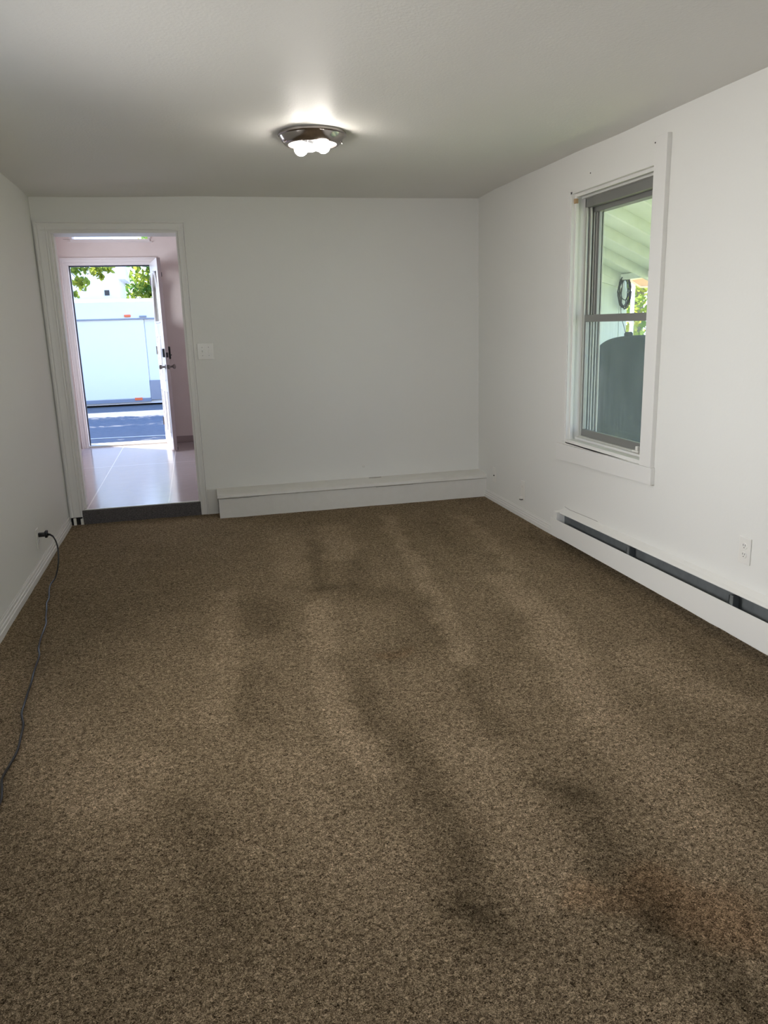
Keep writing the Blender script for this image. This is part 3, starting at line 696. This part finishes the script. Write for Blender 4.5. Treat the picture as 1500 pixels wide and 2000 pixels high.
MB().box(-1.16, -1.02, TY-.03, TY-.019, .105, .155, .004).build('reflector', M['orange'], tl, label='orange reflector on the trailer lower rail')
for x_ in (-4.6, -3.8): MB().lathe([(0, -.1), (.2, -.1), (.3, -.08), (.33, 0), (.3, .08), (.2, .1), (0, .1)], 24, aim((x_, TY+.4, .33), (0, -1, 0))).build('wheel', M['black'], tl, smooth=True)
MB().box(-.93, -.80, TY-.05, TY-.02, 1.64, 1.67, .004).build('roof_bracket', M['trailertrim'], tl)

sh = empty('white_shed', (-2.5, 18.3, 0), label='tall white gabled building with a small dark vent behind the trailer', category='building')
SY = 18.3
MB().prism([(-5.6, 0), (-1.45, 0), (-1.45, 2.5), (-1.32, 2.5), (-1.45, 3.3), (-2.4, 4.3), (-5.6, 3.6)], 'y', SY, SY+1.8).build('wall', M['shed'], sh)
MB().box(-1.76, -1.66, SY-.02, SY+.02, 2.16, 2.27).build('vent', M['slot'], sh)
MB().box(-1.78, -1.42, SY-.4, SY+.02, 2.80, 2.90).build('eave_box', M['trailertrim'], sh)

# ------------------------------------------------------------------ foliage
def crown(name, blobs, n, size, seed, parent, m=None):
    rs = np.random.RandomState(seed)
    P = []
    tot = sum((b_[3]*b_[4]*b_[5])**.6 for b_ in blobs)
    for (x, y, z, a, b_, c) in blobs:
        k = max(8, int(n*(a*b_*c)**.6/tot)); q = rs.randn(k, 3); q /= np.linalg.norm(q, axis=1)[:, None]; rr = rs.rand(k, 1)**(1/2.2)
        P.append(q*rr*np.array([a, b_, c])+np.array([x, y, z]))
    P = np.concatenate(P); k = len(P)
    U = rs.randn(k, 3); U /= np.linalg.norm(U, axis=1)[:, None]; Wv = rs.randn(k, 3); Vv = np.cross(U, Wv); Vv /= np.linalg.norm(Vv, axis=1)[:, None]
    Nn = np.cross(U, Vv)
    s_ = size*(.6+.8*rs.rand(k, 1))
    # six-sided cupped leaf
    ring = [(-1, 0, 0), (-.45, .5, .12), (.4, .45, .12), (1, 0, -.1), (.4, -.45, .12), (-.45, -.5, .12)]
    Vs = np.stack([P+s_*(a*U+b_*Vv*.9+c*Nn) for a, b_, c in ring], 1).reshape(-1, 3)
    F = np.arange(k*6).reshape(k, 6)
    return raw(name, Vs, F, m or M['leaf'], parent)
def trunk(parent, pts, rad):
    t_ = MB(); t_.tube(pts, rad, 10, smooth=1); return t_
def tree(loc, blobs, n, size, seed, label, group, limbs, rad, lm=None):
    e = empty('tree', loc, label=label, category='tree', group=group)
    t_ = MB()
    for pts, r0, r1 in limbs:
        t_.tube(pts, [r0+(r1-r0)*i/(len(pts)-1) for i in range(len(pts))], 8)
    t_.build('trunk', M['bark'], e)
    crown('foliage', blobs, n, size, seed, e, lm)
    return e
G1 = 'broadleaf trees around the yard'
# left of the door: a branch hangs into view in front of the white building
tree((-4.2, 14.2, 0), [(-4.6, 15.2, 4.4, 1.5, .8, 1.2), (-3.4, 14.9, 3.5, 1.0, .6, .8), (-2.35, 14.6, 2.70, .35, .25, .25), (-1.78, 14.5, 2.46, .16, .14, .10), (-1.50, 14.5, 2.44, .18, .14, .12), (-1.30, 14.5, 2.44, .12, .1, .08), (-1.76, 14.5, 2.20, .14, .12, .13), (-1.44, 14.5, 2.31, .08, .08, .06), (-1.90, 14.5, 2.03, .08, .1, .05)],
     5200, .050, 1, 'leafy tree whose low branch hangs in from the left above the trailer', G1,
     [([(-4.2, 14.2, 0), (-4.3, 14.5, 1.6), (-4.0, 14.8, 3.0), (-4.6, 15.0, 4.6)], .16, .05), ([(-4.1, 14.7, 2.6), (-3.0, 14.6, 2.9), (-2.2, 14.55, 2.7), (-1.5, 14.5, 2.45)], .05, .010), ([(-2.2, 14.55, 2.7), (-1.95, 14.5, 2.45), (-1.75, 14.5, 2.2)], .012, .005)], 0)
crown('foliage', [(-4.4, 13.75, 4.5, 2.0, .95, .3), (-2.6, 14.0, 4.7, .8, .8, .2)], 3000, .13, 9, bpy.data.objects['tree'])  # unseen canopy added to cast shade on the ground near the door
tree((.1, 22, 0), [(-.9, 21.6, 2.6, .7, .5, .9), (.2, 22, 3.4, 1.4, .8, 1.6), (-.6, 21.5, 3.3, .7, .5, .5), (.6, 21.8, 1.8, 1.6, .6, .9), (-1.0, 21.4, 2.1, .7, .4, .5)],
     5200, .075, 2, 'leafy tree behind the right end of the trailer', G1, [([(.1, 22, 0), (.1, 22, 1.8), (.3, 22, 3.6)], .18, .06)], 0)
# trees seen through the window
tree((7.4, 12.3, 0), [(7.4, 12.3, 1.9, 1.3, .8, .9), (7.1, 12.2, 1.2, 1.1, .8, .7), (7.8, 12.5, 2.9, 1.2, .8, .7), (6.5, 11.6, 1.7, .35, .3, .45)],
     2600, .06, 3, 'sunlit leafy tree beyond the porch, seen through the window', G1, [([(7.5, 12.4, 0), (7.45, 12.3, 1.2), (7.6, 12.4, 2.8)], .14, .05)], 0, M['leafsunlit'])

# ------------------------------------------------------------------ porch outside the window
PZ0 = 2.95
def pz(x): return PZ0-.45*(x-2.4)
pr_ = empty('porch_roof', (2.5, 6, 2.8), label='white painted lean-to porch roof with exposed rafters outside the window', category='porch roof')
MB().hexa([(RO, 1.5, pz(RO)), (4.87, 1.5, pz(4.87)), (4.87, 8.6, pz(4.87)), (RO, 8.6, pz(RO)), (RO, 1.5, pz(RO)+.03), (4.87, 1.5, pz(4.87)+.03), (4.87, 8.6, pz(4.87)+.03), (RO, 8.6, pz(RO)+.03)]).build('roof_boards', M['porch'], pr_)
for y_ in (3.08, 3.66, 4.24, 4.82, 5.40, 5.98, 6.58, 7.16, 7.75, 8.30):
    MB().hexa([(RO, y_, pz(RO)-.10), (4.84, y_, pz(4.84)-.10), (4.84, y_+.04, pz(4.84)-.10), (RO, y_+.04, pz(RO)-.10), (RO, y_, pz(RO)), (4.84, y_, pz(4.84)), (4.84, y_+.04, pz(4.84)), (RO, y_+.04, pz(RO))]).build('rafter', M['porchwood'], pr_)
MB().box(4.80, 4.86, 1.5, 8.4, 1.797, 1.858).build('eave_beam', M['porchwood'], pr_)
MB().box(4.80, 4.89, 1.7, 1.79, -.03, 1.80).build('post', M['porchwood'], pr_)
pw = empty('porch_end_wall', (3.6, 8.34, 0), label='pale panelled end wall of the porch behind the dark tank', category='wall')
w = MB()
x = RO
while x < 4.90:
    w.box(x+.003, min(x+.30, 4.92)-.003, 8.34, 8.38, -.03, min(pz(x), pz(x+.3))-.02); x += .30
w.box(RO, 4.92, 8.36, 8.42, -.03, 1.82)
w.build('panel', M['porch'], pw)
MB().hexa([(RO, 8.31, 2.42-.05), (4.86, 8.31, 1.70), (4.86, 8.34, 1.70), (RO, 8.34, 2.42-.05), (RO, 8.31, 2.60), (4.86, 8.31, 1.86), (4.86, 8.34, 1.86), (RO, 8.34, 2.60)]).build('header_board', M['steelplate'] if False else M['porchwood'], pw)
# tank
tk = empty('oil_tank', (3.95, 6.4, 0), label='big dark steel tank with rounded top standing outside the window', category='tank')
def tank_shell():
    a, b_, c, n = .58, .30, .53, 4.0; nu, nv = 64, 40; V = []; F = []
    sp = lambda v, e: math.copysign(abs(v)**e, v)
    for i in range(nv+1):
        ph = -PI/2+PI*i/nv
        for j in range(nu):
            th = 2*PI*j/nu; e1 = 2/n
            V.append((4.29+a*sp(math.cos(ph), e1)*sp(math.cos(th), .85), 6.85+b_*sp(math.cos(ph), e1)*sp(math.sin(th), .85), .68+c*sp(math.sin(ph), e1)))
    for i in range(nv):
        for j in range(nu): F.append((i*nu+j, i*nu+(j+1) % nu, (i+1)*nu+(j+1) % nu, (i+1)*nu+j))
    return raw('shell', V, F, M['tank'], tk, smooth=True)
tk.location = (4.29, 6.85, 0)
tank_shell()
MB().lathe([(0, 0), (.04, 0), (.04, .035), (.028, .05), (0, .05)], 20, Matrix.Translation((4.07, 6.85, 1.195))).build('filler_cap', M['tank'], tk, smooth=True)
for (x_, y_) in ((3.95, 6.75), (4.65, 6.75), (3.95, 6.95), (4.65, 6.95)): MB().box(x_-.02, x_+.02, y_-.02, y_+.02, -.03, .3).build('leg', M['tank'], tk)
# cable coil on the end of the wall
cc = empty('cable_coil', (4.85, 8.28, 1.75), label='dark coil of cable hung at the corner of the porch wall', category='cable')
k_ = MB(); random.seed(5)
for i in range(9):
    a0 = random.uniform(-.02, .02); rz = random.uniform(.10, .19); rx = random.uniform(.045, .085)
    k_.tube([(4.84+a0+rx*math.cos(t2), 8.27+random.uniform(-.015, .015), 1.66+rz*math.sin(t2)-(.19-rz)*-.3) for t2 in [2*PI*j/20 for j in range(21)]], .0055, 5)
k_.tube([(4.80, 8.27, 1.55), (4.81, 8.27, 1.40), (4.86, 8.27, 1.25), (4.90, 8.27, 1.12)], .004, 5, smooth=4)
k_.build('coil', M['darkmetal'], cc)
MB().tube([(4.84, 8.31, 1.86), (4.84, 8.26, 1.84), (4.84, 8.25, 1.80)], .006, 6).build('hook', M['darkmetal'], cc)
# tan awning
aw = empty('tan_awning', (6.0, 9.6, 1.8), label='tan orange awning with pale edging hanging beyond the porch beam', category='awning')
ring_ = [(5.50, 9.30, 1.845), (6.6, 9.30, 2.00), (6.6, 9.34, 1.76), (5.69, 9.34, 1.755)]
a_ = MB(); a_.hexa([(x, y, z) for x, y, z in ring_]+[(x, y+.03, z+.005) for x, y, z in ring_]); a_.build('canvas', M['tan'], aw)
MB().box(6.57, 6.61, 9.29, 9.36, -.03, 2.02).build('pole', M['porchwood'], aw)
e_ = MB(); e_.tube(ring_+[ring_[0]], .013, 6); e_.build('edging', M['tanedge'], aw)
pp = MB().tube([(6.52, 10.9, 0), (6.52, 10.9, 2.4)], .03, 12); pp.build('white_post', M['trailer'], label='slim white post standing beyond the porch wall', category='post')
